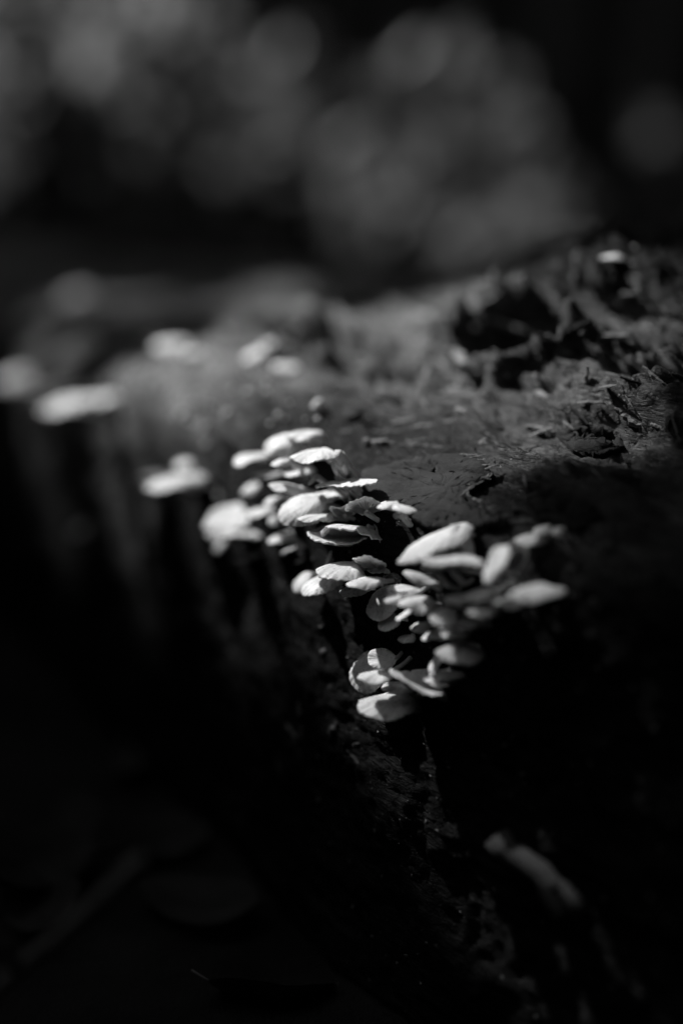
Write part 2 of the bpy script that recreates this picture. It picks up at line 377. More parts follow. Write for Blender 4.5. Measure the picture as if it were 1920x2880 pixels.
def mushroom(px, py, w, label, group, n=UP, g=(-.9, 0, .44), asp=1.0, dome=.10, curl=.10, cup=0.0, wav=.03, side=0.0, thick=.09, lobes=.032, u=.262, out=None, name='shelf_mushroom', seed=None, P=None, stemr=.09):
    rng = np.random.default_rng(seed if seed is not None else int(px * 7 + py * 13))
    if P is None: P = at_u(px, py, u - (0.012 if out is None else out))
    Z = depth(P)
    if group in (G1, G2, G3): w *= 1.06
    if .27 < n[2] < .62 and n[1] > .75: n = (n[0], n[1], n[2] * .68)
    if name != 'pale_button': dome *= .55; curl *= .5; wav += .012
    nw = c2w(n).normalized(); gw = c2w(g); gw = (gw - nw * gw.dot(nw)).normalized(); ww = nw.cross(gw)
    cr, cu = c2w((1, 0, 0)), c2w((0, 1, 0))
    ext = np.linalg.svd(np.array([[gw.dot(cr), asp * ww.dot(cr)], [gw.dot(cu), asp * ww.dot(cu)]]), compute_uv=False)[0]
    L = w * Z / FPX / ext; Wd = L * asp
    A = P - gw * (L * .5)
    M = Matrix((gw, ww, nw)).transposed()
    V, F, G, GF = cap_mesh(rng, L, Wd, dome, curl, cup, wav, side, thick, lobes)
    D = math.sqrt(L * Wd); att_l = Vector((0.16 * L, 0, dome * D * .9 - thick * D * .8))
    att = A + M @ att_l
    near = BVH.find_nearest(att); base, bn = near[0], near[1]
    if bn.dot(CAM - base) < 0 and bn.z < 0: bn = -bn
    base = base - (att - base).normalized() * 0.003 if (att - base).length > 1e-5 else base
    e = empty(name, base)
    tag(e, label, 'mushroom', group)
    to = lambda a: [A + M @ Vector(v) - base for v in a]
    co = mesh_obj('cap', to(V), F, M_cap, e)
    k = np.arange(len(V)); ring = k // 72; ph_ = (k % 72) / 72 * 2 * math.pi; rr_ = np.where(ring < 15, ring, 31 - ring) / 15
    pa_ = np.stack([np.cos(ph_) * 5.5 + px * .37, np.sin(ph_) * 5.5 + py * .53, rr_ * 1.3], -1).astype(np.float32)
    at_ = co.data.attributes.new('polar', 'FLOAT_VECTOR', 'POINT'); at_.data.foreach_set('vector', pa_.ravel())
    if len(GF): mesh_obj('gills', to(G), GF, M_gill, e, smooth=False)
    if DBG: print('MUSH', px, py, round((att-base).length*1000,1), round(L*1000,1), round(Wd*1000,1), label[:40])
    # stem: bends from the wood to the underside of the cap
    d = (att - base).length; mid = (att + base) / 2 + (-gw * 0.10 + Vector((0, 0, -0.12))) * d
    pts = []; rad = []
    for i in range(7):
        t = i / 6; pts.append(base * (1 - t) ** 2 + mid * 2 * t * (1 - t) + att * t * t - base)
        rad.append(max(D * stemr, .0011 if name != 'pale_button' else 0) * (0.95 - 0.25 * math.sin(math.pi * t) + 0.35 * t ** 3))
    sv, sf = tube(pts, rad); mesh_obj('stem', sv, sf, M_stem, e)
    return e

G1, G2, G3, G4 = 'mushrooms of the large sunlit tier', 'mushrooms of the dim tier next to it', 'mushrooms of the lowest tier', 'mushrooms further along the log'
LIT = []       # spots where the canopy is opened to let the sun in
m = mushroom
# --- large tier, from its top down
m(799, 1212, 78, 'small pale cap peeping out behind the topmost bright caps', G1, out=-.010, dome=.2, curl=.15)
m(862, 1222, 100, 'arched white cap at the top of the large tier with an open gap under it', G1, n=(.12, .95, .28), dome=.22, curl=.18, asp=.9, out=.0)
m(793, 1246, 98, 'plump glaring white cap with its top turned outward, just under the arched cap', G1, n=(-.1, .72, .66), dome=.2, curl=.22, asp=.9, out=.010)
m(709, 1292, 96, 'white cap with a raised back edge, outermost on the upper left of the large tier', G1, n=(-.15, .9, .4), dome=.15, curl=.15, cup=.05, side=-.12, out=.014)
m(790, 1300, 52, 'tiny bright knob-like cap squeezed between two larger white caps', G1, n=(0, .9, .4), dome=.25, curl=.2, out=.018)
m(885, 1276, 130, 'wide flat white cap with a rippled rim near the top of the large tier', G1, n=(-.06, .97, .22), g=(-.5, 0, .86), dome=.10, curl=.12, asp=1.05, wav=.035, out=.012)
m(966, 1297, 72, 'white cap hanging edge-on like an ear at the end of the wide rippled cap', G1, n=(.86, .42, .2), g=(.1, -.8, .5), dome=.16, curl=.2, out=.004)
m(709, 1370, 62, 'dull grey small cap in shadow under the outermost upper cap', G1, n=(-.2, .85, .5), dome=.2, curl=.2, out=.008)
m(812, 1370, 96, 'bright humped cap sloping down onto the biggest white cap', G1, n=(.30, .90, .28), dome=.16, curl=.2, asp=.8, out=.016)
m(765, 1408, 44, 'little grey bud-like cap under the bright humped cap', G1, n=(-.1, .8, .6), dome=.25, curl=.25, out=.014)
m(881, 1347, 34, 'finger-like upright young mushroom standing on the thin bar-like cap', G1, n=(-.5, .8, .3), dome=.3, curl=.2, asp=.7, out=.014, thick=.3)
m(976, 1356, 168, 'thin straight bar-like white cap seen edge-on, jutting toward bare bark', G1, n=(-.10, .985, .17), g=(-.3, 0, .95), dome=.03, curl=.04, wav=.01, asp=1.9, thick=.07, out=.006)
m(944, 1322, 46, 'narrow pale sprout rising from the middle of the bar-like cap', G1, n=(.85, .35, .4), g=(.2, .9, .2), dome=.1, curl=.1, asp=.5, thick=.2, out=.008)
m(852, 1425, 136, 'biggest glaring white cap, smooth and swollen, centre of the large tier', G1, n=(-.14, .70, .68), dome=.2, curl=.22, asp=.85, wav=.02, out=0.018)
m(893, 1452, 100, 'folded front lip under the biggest white cap', G1, n=(.05, .95, .3), dome=.1, curl=.16, asp=.6, out=0.016)
m(963, 1434, 70, 'upturned grey fan with a bright rim beside the biggest white cap', G1, n=(.10, .90, -.36), g=(-.25, .5, .85), dome=.05, curl=.05, wav=.07, asp=1.0, out=.008)
m(1028, 1420, 112, 'upturned cup with wavy bright rim and gills showing, next to a knobbly cap', G1, n=(-.06, .90, -.38), g=(-.1, .55, .85), dome=.04, curl=.04, wav=.07, asp=1.2, out=.008)
m(1092, 1420, 60, 'knobbly little white cap with toothed rim, left half of a joined pair', G1, n=(0, .95, .34), dome=.2, curl=.16, out=.010)
m(1136, 1428, 66, 'small flat white cap with toothed rim, pointing toward two white beads', G1, n=(.05, .975, .24), g=(.75, 0, .65), dome=.13, curl=.12, asp=.8, out=.008)
m(1121, 1447, 30, 'tiny grey bud tucked under the knobbly pair', G1, n=(0, .7, .7), dome=.25, curl=.2, out=.006)
m(998, 1487, 172, 'broad cap with bright toothed rim and dark underside, one side hanging like a flap', G1, n=(.10, .955, -.16), g=(-.45, 0, .9), dome=.12, curl=.13, side=.10, asp=.95, wav=.03, out=0.006, seed=5)
m(1064, 1510, 70, 'dark drooping flap-shaped cap at the wood end of the broad toothed cap', G1, n=(.93, .2, -.1), g=(.1, -.9, .4), dome=.1, curl=.1, asp=.7, out=0.000)
m(955, 1514, 176, 'shallow bowl-shaped cap with bright lower lip under the broad toothed cap', G1, n=(.02, .90, .43), g=(-.55, .05, .83), dome=.0, curl=.02, cup=.14, asp=.8, wav=.02, thick=.08, out=0.009)
m(838, 1538, 92, 'slim curved cap with dark underside, left of the bowl-shaped cap', G1, n=(-.28, .95, -.06), g=(-.8, -.25, .5), dome=.10, curl=.08, asp=.8, out=0.004)
m(857, 1566, 58, 'thin sliver of a cap slanting down below the slim curved cap', G1, n=(-.5, .86, .04), g=(-.8, -.45, .4), dome=.04, curl=.04, asp=.8, thick=.14, out=0.003)
m(922, 1571, 44, 'pointed upright sprout rising behind a speckled cap', G1, n=(-.86, .3, .35), g=(.0, .95, .2), dome=.06, curl=.05, asp=.55, thick=.16, out=.012)
m(960, 1600, 134, 'sharp speckled white cap with finely toothed rim, low in the large tier', G1, n=(.10, .965, .22), g=(-.6, 0, .8), dome=.14, curl=.14, asp=.9, wav=.02, out=0.020, seed=9)
m(1040, 1585, 92, 'cap with one upcurled finger-like end and clear gills, by the hairy tuft', G1, n=(.12, .95, -.22), g=(-.6, .1, .8), dome=.05, curl=.06, cup=.12, asp=.95, wav=.03, thick=.09, out=0.012, seed=4)
m(908, 1634, 124, 'broad grey cap turned face outward under the speckled cap', G1, n=(-.22, .80, .55), g=(-.85, -.2, .5), dome=.12, curl=.14, asp=.75, out=0.016)
m(850, 1634, 66, 'round grey cap half hidden behind the broad grey cap, lowest outer of the large tier', G1, n=(-.5, .65, .58), g=(-.8, -.3, .5), dome=.14, curl=.16, out=0.014)
m(1026, 1635, 96, 'short thick white cap running into the hairy tuft', G1, n=(.04, .97, .24), g=(-.9, 0, .4), dome=.14, curl=.16, asp=.8, out=0.020)
m(998, 1655, 78, 'small grey cap directly beneath the cap that meets the hairy tuft', G1, n=(-.05, .84, .54), dome=.12, curl=.16, asp=.85, out=0.013)
# --- outer left of the large tier
m(645, 1460, 136, 'large grey fan turned outward at the far outer end of the large tier', G1, n=(-.22, .74, .64), g=(-.8, .2, .4), dome=.02, curl=.04, cup=.08, asp=.85, out=.014)
m(680, 1500, 176, 'wide shallow grey cap with curved front lip under the outward fan', G1, n=(-.02, .93, .36), g=(-.8, 0, .6), dome=.03, curl=.06, cup=.09, asp=.6, out=0.012)
m(618, 1532, 42, 'dim small cap hanging below the outward fan', G1, n=(-.6, .6, .5), dome=.2, curl=.2, out=.014)
m(806, 1506, 98, 'smooth grey cap beside the bowl-shaped cap, pointing away from it', G1, n=(-.10, .90, .40), dome=.10, curl=.14, asp=.7, out=0.005)
m(724, 1556, 122, 'dim thin cap slanting below the wide shallow grey cap', G1, n=(-.25, .95, .1), g=(-.9, -.2, .3), dome=.03, curl=.04, asp=.6, thick=.10, out=0.006)
m(776, 1462, 40, 'dim bud between the outward fan and the biggest white cap', G1, n=(0, .7, .7), dome=.22, curl=.2, out=.008)
# --- the tier next to it (nearer)
m(1076, 1690, 108, 'round face-on grey cap with speckles just under the hairy tuft', G2, n=(-.50, .42, .75), g=(-.85, -.3, .3), dome=.10, curl=.16, asp=.85, out=0.013)
m(1106, 1684, 48, 'small lip-like cap overlapping the round face-on cap', G2, n=(0, .9, .44), dome=.14, curl=.2, asp=.7, out=0.024)
m(1094, 1748, 64, 'small grey cap below the round face-on cap, with a raised lip', G2, n=(-.4, .7, .6), g=(-.8, -.3, .5), dome=.08, curl=.1, cup=.05, out=.012)
m(1142, 1722, 66, 'narrow lip-shaped cap rising from the small grey cap with raised lip', G2, n=(-.45, .85, .25), g=(-.75, -.45, .4), dome=.06, curl=.06, asp=.5, thick=.16, out=.016)
m(1222, 1520, 214, 'big roof-shaped pale cap sloping down from a peak, top of the dim tier', G2, n=(-.36, .90, .20), g=(-.85, -.35, .4), dome=.09, curl=.10, asp=.75, wav=.02, out=.012, seed=2)
m(1305, 1512, 92, 'pale cap end turned outward at the peak of the roof-shaped cap', G2, n=(.66, .6, .45), g=(.5, -.6, .6), dome=.12, curl=.14, asp=.9, out=.004)
m(1262, 1566, 180, 'level edge-on pale cap under the big roof-shaped cap', G2, n=(.0, .985, .17), g=(-.5, 0, .87), dome=.04, curl=.06, asp=1.5, thick=.085, out=.018)
m(1192, 1626, 112, 'grey cap slanting down below the left end of the level cap', G2, n=(.42, .82, .38), g=(-.7, .5, .5), dome=.10, curl=.12, asp=.7, out=.012)
m(1247, 1624, 58, 'narrow slanted cap under the level cap, first of two alike', G2, n=(.76, .55, .35), g=(-.4, .75, .5), dome=.06, curl=.08, asp=.6, thick=.2, out=.012)
m(1288, 1620, 62, 'narrow slanted cap under the level cap, second of two alike nearer the bright fan', G2, n=(.78, .52, .35), g=(-.4, .75, .5), dome=.06, curl=.08, asp=.6, thick=.2, out=.012)
m(1392, 1585, 116, 'bright upright fan standing at the end of the level cap', G2, n=(-.62, .52, .58), g=(-.35, .85, .35), dome=.06, curl=.05, asp=.6, wav=.05, out=.016)
m(1440, 1570, 92, 'dark round cup behind the bright upright fan', G2, n=(-.35, .5, -.8), g=(.2, .9, .3), dome=.05, curl=.05, asp=.9, out=.006)
m(1495, 1512, 92, 'pale domed cap growing alone above the bright upright fan', G2, n=(.03, .93, .36), dome=.16, curl=.18, asp=.85, out=.002, u=.270)
m(1524, 1490, 46, 'small grey bump-like cap on the shoulder of the lone domed cap', G2, n=(0, .8, .6), dome=.25, curl=.2, out=.0, u=.270)
m(1567, 1492, 34, 'pale ball-shaped bud beside the lone domed cap', G2, n=(0, .8, .6), dome=.35, curl=.25, out=.0, u=.270, thick=.25)
m(1358, 1668, 126, 'arched grey cap with a dark hollow below, under the bright upright fan', G2, n=(.04, .97, .0), g=(-.4, -.1, .9), dome=.2, curl=.2, side=.14, asp=.95, out=.014)
m(1360, 1710, 92, 'bright oval cap in the hollow of the arched grey cap', G2, n=(.08, .86, .48), dome=.14, curl=.18, asp=.8, out=.020)
m(1510, 1660, 158, 'long dim bar-shaped cap pointing away from the arched cap', G2, n=(.0, .97, .24), g=(.5, 0, .86), dome=.04, curl=.08, asp=1.7, thick=.12, out=.016)
m(1179, 1694, 108, 'pale strap-like cap sloping from the face-on cap to a bright blob-like cap', G2, n=(.24, .90, .34), g=(-.5, .1, .85), dome=.10, curl=.14, asp=.7, out=.018)
m(1250, 1731, 80, 'bright blob-like cap at the lower end of the strap-like cap', G2, n=(.08, .86, .5), g=(-.3, 0, .95), dome=.14, curl=.18, asp=.8, out=.022)
m(1179, 1762, 46, 'dim ball-like bud under the strap-like cap', G2, n=(0, .8, .6), dome=.25, curl=.22, out=.012)
m(1226, 1780, 80, 'dim arched cap below the bright blob-like cap', G2, n=(-.1, .95, .1), g=(-.5, -.2, .85), dome=.16, curl=.16, side=.10, out=.012)
m(1296, 1828, 138, 'grey oblong cap sloping down, highest of the lowest tier', G3, n=(.18, .93, .28), g=(-.5, 0, .85), dome=.10, curl=.14, asp=.7, out=.016)
m(1224, 1860, 72, 'upright grey cap leaning against the oblong sloping cap', G3, n=(-.70, .45, .5), g=(-.1, .9, .3), dome=.08, curl=.1, asp=.6, out=.012)
m(1262, 1896, 100, 'dim lower lip under the oblong sloping cap', G3, n=(.1, .9, .4), dome=.05, curl=.08, asp=.5, out=.010)
m(1185, 1892, 66, 'dim ragged cap close to the wood between the lowest tier caps', G3, n=(0, .85, .5), dome=.10, curl=.12, asp=.7, wav=.08, out=.008)
m(1034, 1884, 124, 'large round face-on cap, smooth pale disc at the end of the lowest tier', G3, n=(-.55, .42, .72), g=(-.9, -.05, .3), dome=.10, curl=.16, asp=.98, out=.012)
m(1072, 1852, 74, 'small shell-like cap lying on the upper side of the large round disc', G3, n=(-.30, .55, .76), g=(-.7, .5, .4), dome=.05, curl=.06, cup=.04, asp=.8, out=.014)
m(1054, 1900, 90, 'thin level cap crossing in front of the large round disc', G3, n=(.0, .975, .22), g=(-.7, 0, .7), dome=.06, curl=.10, asp=1.1, thick=.12, out=.026)
m(1172, 1930, 160, 'curved trough-shaped grey cap right of the large round disc', G3, n=(.28, .90, .30), g=(-.6, .1, .8), dome=.0, curl=.04, cup=.16, asp=1.2, wav=.02, thick=.09, out=.020)
m(1098, 1976, 172, 'broad flat oval grey cap, lowest of all the mushrooms', G3, n=(.12, .90, .42), g=(-.8, 0, .6), dome=.12, curl=.12, asp=.75, out=.020)
# --- caps filling the tiers
m(752, 1332, 76, 'pale cap wedged below the tiny bright knob-like cap', G1, dome=.12, out=.010)
m(842, 1322, 88, 'thin white cap in the dark gap under the wide rippled cap', G1, n=(-.1, .95, .2), dome=.1, out=.006)
m(915, 1393, 96, 'thin pale cap between the bar-like cap and the upturned grey fan', G1, n=(.05, .97, .2), g=(-.5, 0, .8), dome=.1, out=.006)
m(735, 1436, 84, 'dim curved cap above the outward fan on the large tier', G1, n=(-.1, .93, .3), dome=.12, out=.010)
m(1066, 1600, 64, 'small pale cap just above the hairy tuft', G1, n=(.05, .95, .2), dome=.1, out=.006)
m(1318, 1590, 90, 'pale cap beneath the far end of the level cap', G2, n=(.1, .95, .25), g=(-.4, 0, .9), dome=.1, out=.012)
m(1228, 1590, 84, 'dim thin cap tucked right under the level cap', G2, n=(0, .95, .2), dome=.08, out=.010)
m(1150, 1655, 74, 'small grey cap beyond the hairy tuft', G2, n=(.2, .92, .3), dome=.1, out=.010)
m(1300, 1682, 92, 'grey cap on the inner leg of the arched grey cap', G2, n=(.05, .93, .3), g=(-.4, 0, .9), dome=.1, out=.018)
m(1322, 1748, 84, 'dim cap below the bright oval cap', G2, n=(.1, .93, .3), dome=.1, out=.014)
m(1428, 1690, 86, 'soft dim cap under the long bar-shaped cap', G2, n=(.1, .93, .3), g=(-.2, 0, .95), dome=.1, out=.014)
m(1276, 1778, 84, 'grey cap over the oblong sloping cap', G2, n=(.12, .93, .28), g=(-.5, 0, .85), dome=.1, out=.014)
m(1144, 1795, 46, 'lone dim bud low between the two darker tiers', G2, n=(0, .85, .5), dome=.2, out=.008)
m(1236, 1908, 86, 'dim thin cap above the trough-shaped cap', G3, n=(.1, .94, .25), dome=.08, out=.012)
m(1122, 1930, 88, 'grey cap between the large round disc and the lowest oval cap', G3, n=(.05, .93, .3), dome=.1, out=.016)
# --- far along the log
m(135, 1112, 80, 'dull small cap on the outer side of the far bright trio', G4, dome=.12, out=.016)
m(255, 1095, 74, 'pale small cap tucked behind the far bright trio', G4, dome=.14, out=.006)
m(430, 1338, 74, 'grey cap joined to the outer side of the bright lone cap', G4, dome=.12, out=.018)
m(95, 1082, 84, 'grey cap between the far bright trio and the last cap of the row', G4, dome=.14, out=.014)
m(500, 1352, 172, 'bright lone cap jutting from the wood beyond the large tier', G4, n=(-.02, .95, .3), dome=.13, curl=.14, asp=.85, out=.022)
m(525, 1304, 66, 'small grey bud on top of the bright lone cap', G4, n=(0, .85, .5), dome=.25, curl=.2, out=.010)
m(178, 1085, 120, 'upper cap of the far bright trio', G4, n=(.0, .92, .4), dome=.14, curl=.15, out=.012)
m(215, 1132, 190, 'widest cap of the far bright trio, in the middle', G4, n=(-.02, .92, .38), dome=.12, curl=.15, asp=.8, out=.030)
m(300, 1118, 90, 'smallest cap of the far bright trio', G4, n=(.05, .92, .38), dome=.14, curl=.15, out=.012)
m(50, 1058, 120, 'far pale cap next to the bright trio, last of its row', G4, n=(-.05, .88, .45), dome=.2, curl=.2, out=.018)
m(250, 1478, 90, 'dim lone cap low on the dark side of the log', G4, n=(-.2, .8, .5), dome=.1, curl=.12, asp=.7, out=.010)

def on_top(px, py, w, label, name='shelf_mushroom', lift=.004, **k):
    h, nn = hit(px, py)
    if h is None: h = at(px, py, 1.2)
    return mushroom(px, py, w, label, k.pop('group', 'pale caps dotted over the top of the log'), P=h + Vector((0, 0, lift)), name=name, **k)
on_top(486, 988, 105, 'bright cap standing alone on the far crown of the log', n=(.1, .85, .5), dome=.15, curl=.15)
on_top(718, 1015, 70, 'upright pale cap beside the dark pit in the log', n=(-.2, .8, .55), dome=.2, curl=.2)
on_top(808, 1052, 78, 'flat pale cap right at the lip of the dark pit', n=(.2, .88, .42), dome=.12, curl=.15)
on_top(218, 842, 78, 'grey cap high on the far end of the log', n=(0, .8, .6), dome=.25, curl=.2)
on_top(85, 905, 70, 'dim cap on the far end of the log near its shaded side', n=(0, .8, .6), dome=.25, curl=.2)
on_top(1732, 744, 92, 'white flattened cap sitting on the bark ledge', n=(0, .97, .24), dome=.16, curl=.12, asp=.8)
on_top(430, 972, 74, 'pale cap leaning on the bright cap of the far crown', n=(-.1, .85, .4), dome=.15, curl=.15)
on_top(545, 1010, 56, 'small grey cap below the bright cap of the far crown', n=(.1, .85, .4), dome=.15, curl=.15)
on_top(760, 985, 50, 'small pale cap at the back edge of the dark pit', n=(0, .85, .4), dome=.15, curl=.15)
BL = 'tiny pale button mushroom standing on the log crown'
def button(px, py, w, label, group=None, **k):
    e = on_top(px, py, w, label, name='pale_button', lift=.004, n=(0, .85, .5), dome=.40, curl=.25, thick=.3, lobes=.01, wav=0, stemr=.16, **({'group': group} if group else {}))
button(892, 1158, 30, 'bright button mushroom on the crown just behind the large tier')
button(1338, 938, 26, 'pale button mushroom on the broken rim of the crater')
for (bx, by, bw_) in ((508, 1187, 26), (637, 1182, 21), (577, 1222, 20), (580, 1268, 18), (615, 1412, 16), (545, 1150, 15), (700, 1120, 15), (460, 1110, 18)):  # pale buttons added in place of dew highlights, to blur into discs
    button(bx, by, bw_, 'tiny pale button between the bright lone cap and the large tier', 'tiny buttons on the dark bark')

# ------------------------------------------------------------------ small things on the log
def fluff():
    P, nn = hit(1108, 1636); P = P if P else at(1108, 1636, .6)
    P = at_u(1106, 1636, .258)
    rng = random.Random(3); V, F = [], []
    for k in range(420):
        d = Vector((rng.gauss(0, 1), rng.gauss(0, 1), rng.gauss(0, 1))).normalized()
        c = Vector((d.x * .0040, d.y * .0036, d.z * .0034)) * rng.uniform(.5, 1.05) + Vector((0.0012 * d.x, 0, 0))
        t = Vector((rng.gauss(0, 1), rng.gauss(0, 1), rng.gauss(0, 1))).cross(d).normalized()
        b = (t.cross(d)).normalized() * 0.00007; ln = rng.uniform(.0008, .0022)
        p = [c - t * ln, c + d * .0003, c + t * ln - d * .0002]
        a0 = len(V)
        for q in p: V += [q - b, q + b, q + d * .00012]
        for i in range(2):
            for j in range(3):
                j2 = (j + 1) % 3; F.append((a0 + i * 3 + j, a0 + i * 3 + j2, a0 + i * 3 + 3 + j2, a0 + i * 3 + 3 + j))
    core = bpy.data.objects.new
    o = mesh_obj('hairy_tuft', V, F, M_fluff, smooth=False, loc=P)
    # a dense core so the tuft is solid inside
    cv, cf = [], []
    for i in range(7):
        for j in range(12):
            a = math.pi * i / 6; w = 2 * math.pi * j / 12; r = .0036 * rng.uniform(.85, 1.1)
            cv.append(Vector((r * math.sin(a) * math.cos(w) * 1.1, r * math.sin(a) * math.sin(w), r * math.cos(a))))
    for i in range(6):
        for j in range(12):
            j2 = (j + 1) % 12; cf.append((i * 12 + j, (i + 1) * 12 + j, (i + 1) * 12 + j2, i * 12 + j2))
    mesh_obj('core', cv, cf, M_twig, o)
    tag(o, 'grey hairy tuft of fibres wedged between caps of the large tier', 'tuft')
fluff()
def ball(r, rng, nseg=10, nring=7, sq=1.0):
    V, F = [], []
    for i in range(nring):
        for j in range(nseg):
            a = math.pi * i / (nring - 1); w = 2 * math.pi * j / nseg
            V.append(Vector((r * math.sin(a) * math.cos(w), r * math.sin(a) * math.sin(w), r * sq * math.cos(a))) * rng.uniform(.93, 1.07))
    for i in range(nring - 1):
        for j in range(nseg):
            j2 = (j + 1) % nseg; F.append((i * nseg + j, (i + 1) * nseg + j, (i + 1) * nseg + j2, i * nseg + j2))
    return V, F
def beads(spots, label, group):
    rng = random.Random(8)
    for (px, py, rpx) in spots:
        h, nn = hit(px, py)
        if h is None: continue
        r = rpx * depth(h) / FPX
        V, F = ball(r, rng)
        tag(mesh_obj('bead', V, F, M_egg, loc=h + nn * r * .7), label, 'bead', group)
beads([(1153, 1464, 5), (1152, 1476, 4), (1158, 1478, 3.5)], 'tiny white bead stuck to dark bark beside the knobbly pair of caps', 'beads beside the knobbly caps')
beads([(1238, 1316, 5), (1230, 1319, 3.5), (1222, 1323, 3), (1233, 1361, 2.5), (1209, 1338, 2)], 'tiny white bead on the smooth bark sheet by its broken edge', 'beads on the smooth bark')

def dew():  # opaque white balls, their colour stands in for the glint of dew
    rng = random.Random(12); k = 0
    while k < 46:
        px, py = rng.uniform(300, 920), rng.uniform(860, 1290)
        if py > 1120 + (px - 300) * .3 or py < 880: continue
        h, nn = hit(px, py); k += 1
        if h is None or depth(h) > 1.6: continue
        r = rng.uniform(4, 8) * depth(h) / FPX
        V, F = ball(r, rng, 8, 6, .8); tag(mesh_obj('dew_glint', V, F, M_egg, loc=h + nn * r * .6), 'small white ball for a dew glint on the far crown of the log', 'drop', 'white balls for dew glints on the far crown')
dew()
def bark_plate(poly, thick, name='bark_plate', mat=None, jag=0.0012, seed=0):
    """slab of bark following the log inside a picture-space outline turned into points on the wood"""
    rng = random.Random(seed); pts = []
    for i in range(len(poly)):
        a, b = poly[i], poly[(i + 1) % len(poly)]
        n = max(2, int(math.hypot(b[0] - a[0], b[1] - a[1]) / 7))
        for k in range(n):
            t = k / n; pts.append((a[0] + (b[0] - a[0]) * t + rng.gauss(0, 2.2), a[1] + (b[1] - a[1]) * t + rng.gauss(0, 2.2)))
    cx = sum(p[0] for p in poly) / len(poly); cy = sum(p[1] for p in poly) / len(poly)
    V, F = [], []; NRr = 14; n = len(pts)
    for i in range(NRr + 2):
        f = min(i, NRr) / NRr
        for (x, y) in pts:
            h, nn = hit(cx + (x - cx) * f, cy + (y - cy) * f)
            if h is None: h, nn = Vector(at(cx, cy, .6)), Vector((0, 0, 1))
            if nn.dot(CAM - h) < 0: nn = -nn
            off = thick * (1 - 0.15 * f ** 6) if i <= NRr else -0.004
            V.append(LOGINV @ (h + nn * off))
    for i in range(NRr + 1):
        for j in range(n):
            j2 = (j + 1) % n; F.append((i * n + j, (i + 1) * n + j, (i + 1) * n + j2, i * n + j2))
    return mesh_obj(name, V, F, mat or M_bark, log, smooth=True)
bark_plate([(1020, 1340), (1110, 1310), (1215, 1296), (1290, 1292), (1345, 1305), (1395, 1338), (1372, 1365), (1335, 1385), (1318, 1398), (1345, 1425), (1385, 1450), (1430, 1472), (1330, 1500), (1210, 1490), (1120, 1450), (1030, 1420)], .0036, seed=1)
edge = [(1290, 1294), (1345, 1306), (1393, 1338), (1372, 1364), (1336, 1384), (1320, 1398), (1345, 1425), (1385, 1450), (1430, 1472)]
EDGE = []
for (xa, ya), (xb, yb) in zip(edge[:-1], edge[1:]):
    for q in range(3): EDGE.append((xa + (xb - xa) * (q + .5) / 3, ya + (yb - ya) * (q + .5) / 3, math.atan2(-(yb - ya), xb - xa)))
bark_plate([(1560, 1225), (1640, 1195), (1720, 1215), (1760, 1260), (1700, 1290), (1610, 1275)], .0025, seed=2)
bark_plate([(1480, 1400), (1560, 1370), (1650, 1400), (1700, 1460), (1620, 1500), (1520, 1470)], .003, seed=3)

def splinter(px, py, lpx, wpx, ang, tilt, mat, seed, lift=.0):
    rng = random.Random(seed); h, nn = hit(px, py)
    if h is None: return
    k = depth(h) / FPX; L, w = lpx * k, wpx * k
    d = c2w((math.cos(ang), math.sin(ang), 0.0)); d = (d - nn * d.dot(nn)).normalized()
    d = (d + nn * tilt).normalized(); b = nn.cross(d).normalized(); t = d.cross(b)
    V, F = [], []; n = 8; c0 = h + nn * (lift + w * .15)
    for i in range(n):
        x = i / (n - 1); ww = w * (0.35 + 0.65 * math.sin(math.pi * min(1, x * .8 + .15))) * rng.uniform(.75, 1.15) * .5
        hh = ww * rng.uniform(.35, .6)
        c = c0 + d * (L * (x - .35)) + t * rng.gauss(0, w * .06) + b * rng.gauss(0, w * .08)
        for (q, r) in ((-1, -.4), (-.5, .8), (.4, 1), (1, -.2), (.2, -1)): V.append(LOGINV @ (c + b * ww * q + t * hh * r))
    for i in range(n - 1):
        for j in range(5):
            j2 = (j + 1) % 5; F.append((i * 5 + j, i * 5 + j2, i * 5 + 5 + j2, i * 5 + 5 + j))
    F.append((4, 3, 2, 1, 0)); F.append(tuple(5 * (n - 1) + j for j in range(5)))
    mesh_obj('splinter', V, F, mat, log, smooth=False)
for i, (x, y, a) in enumerate(EDGE): splinter(x, y, 26 + 10 * (i % 3), 7 + 3 * (i % 2), a + .2 * ((i % 3) - 1), .05, M_splint, 500 + i, lift=.0030)  # broken edge; its pale colour stands in for light caught there
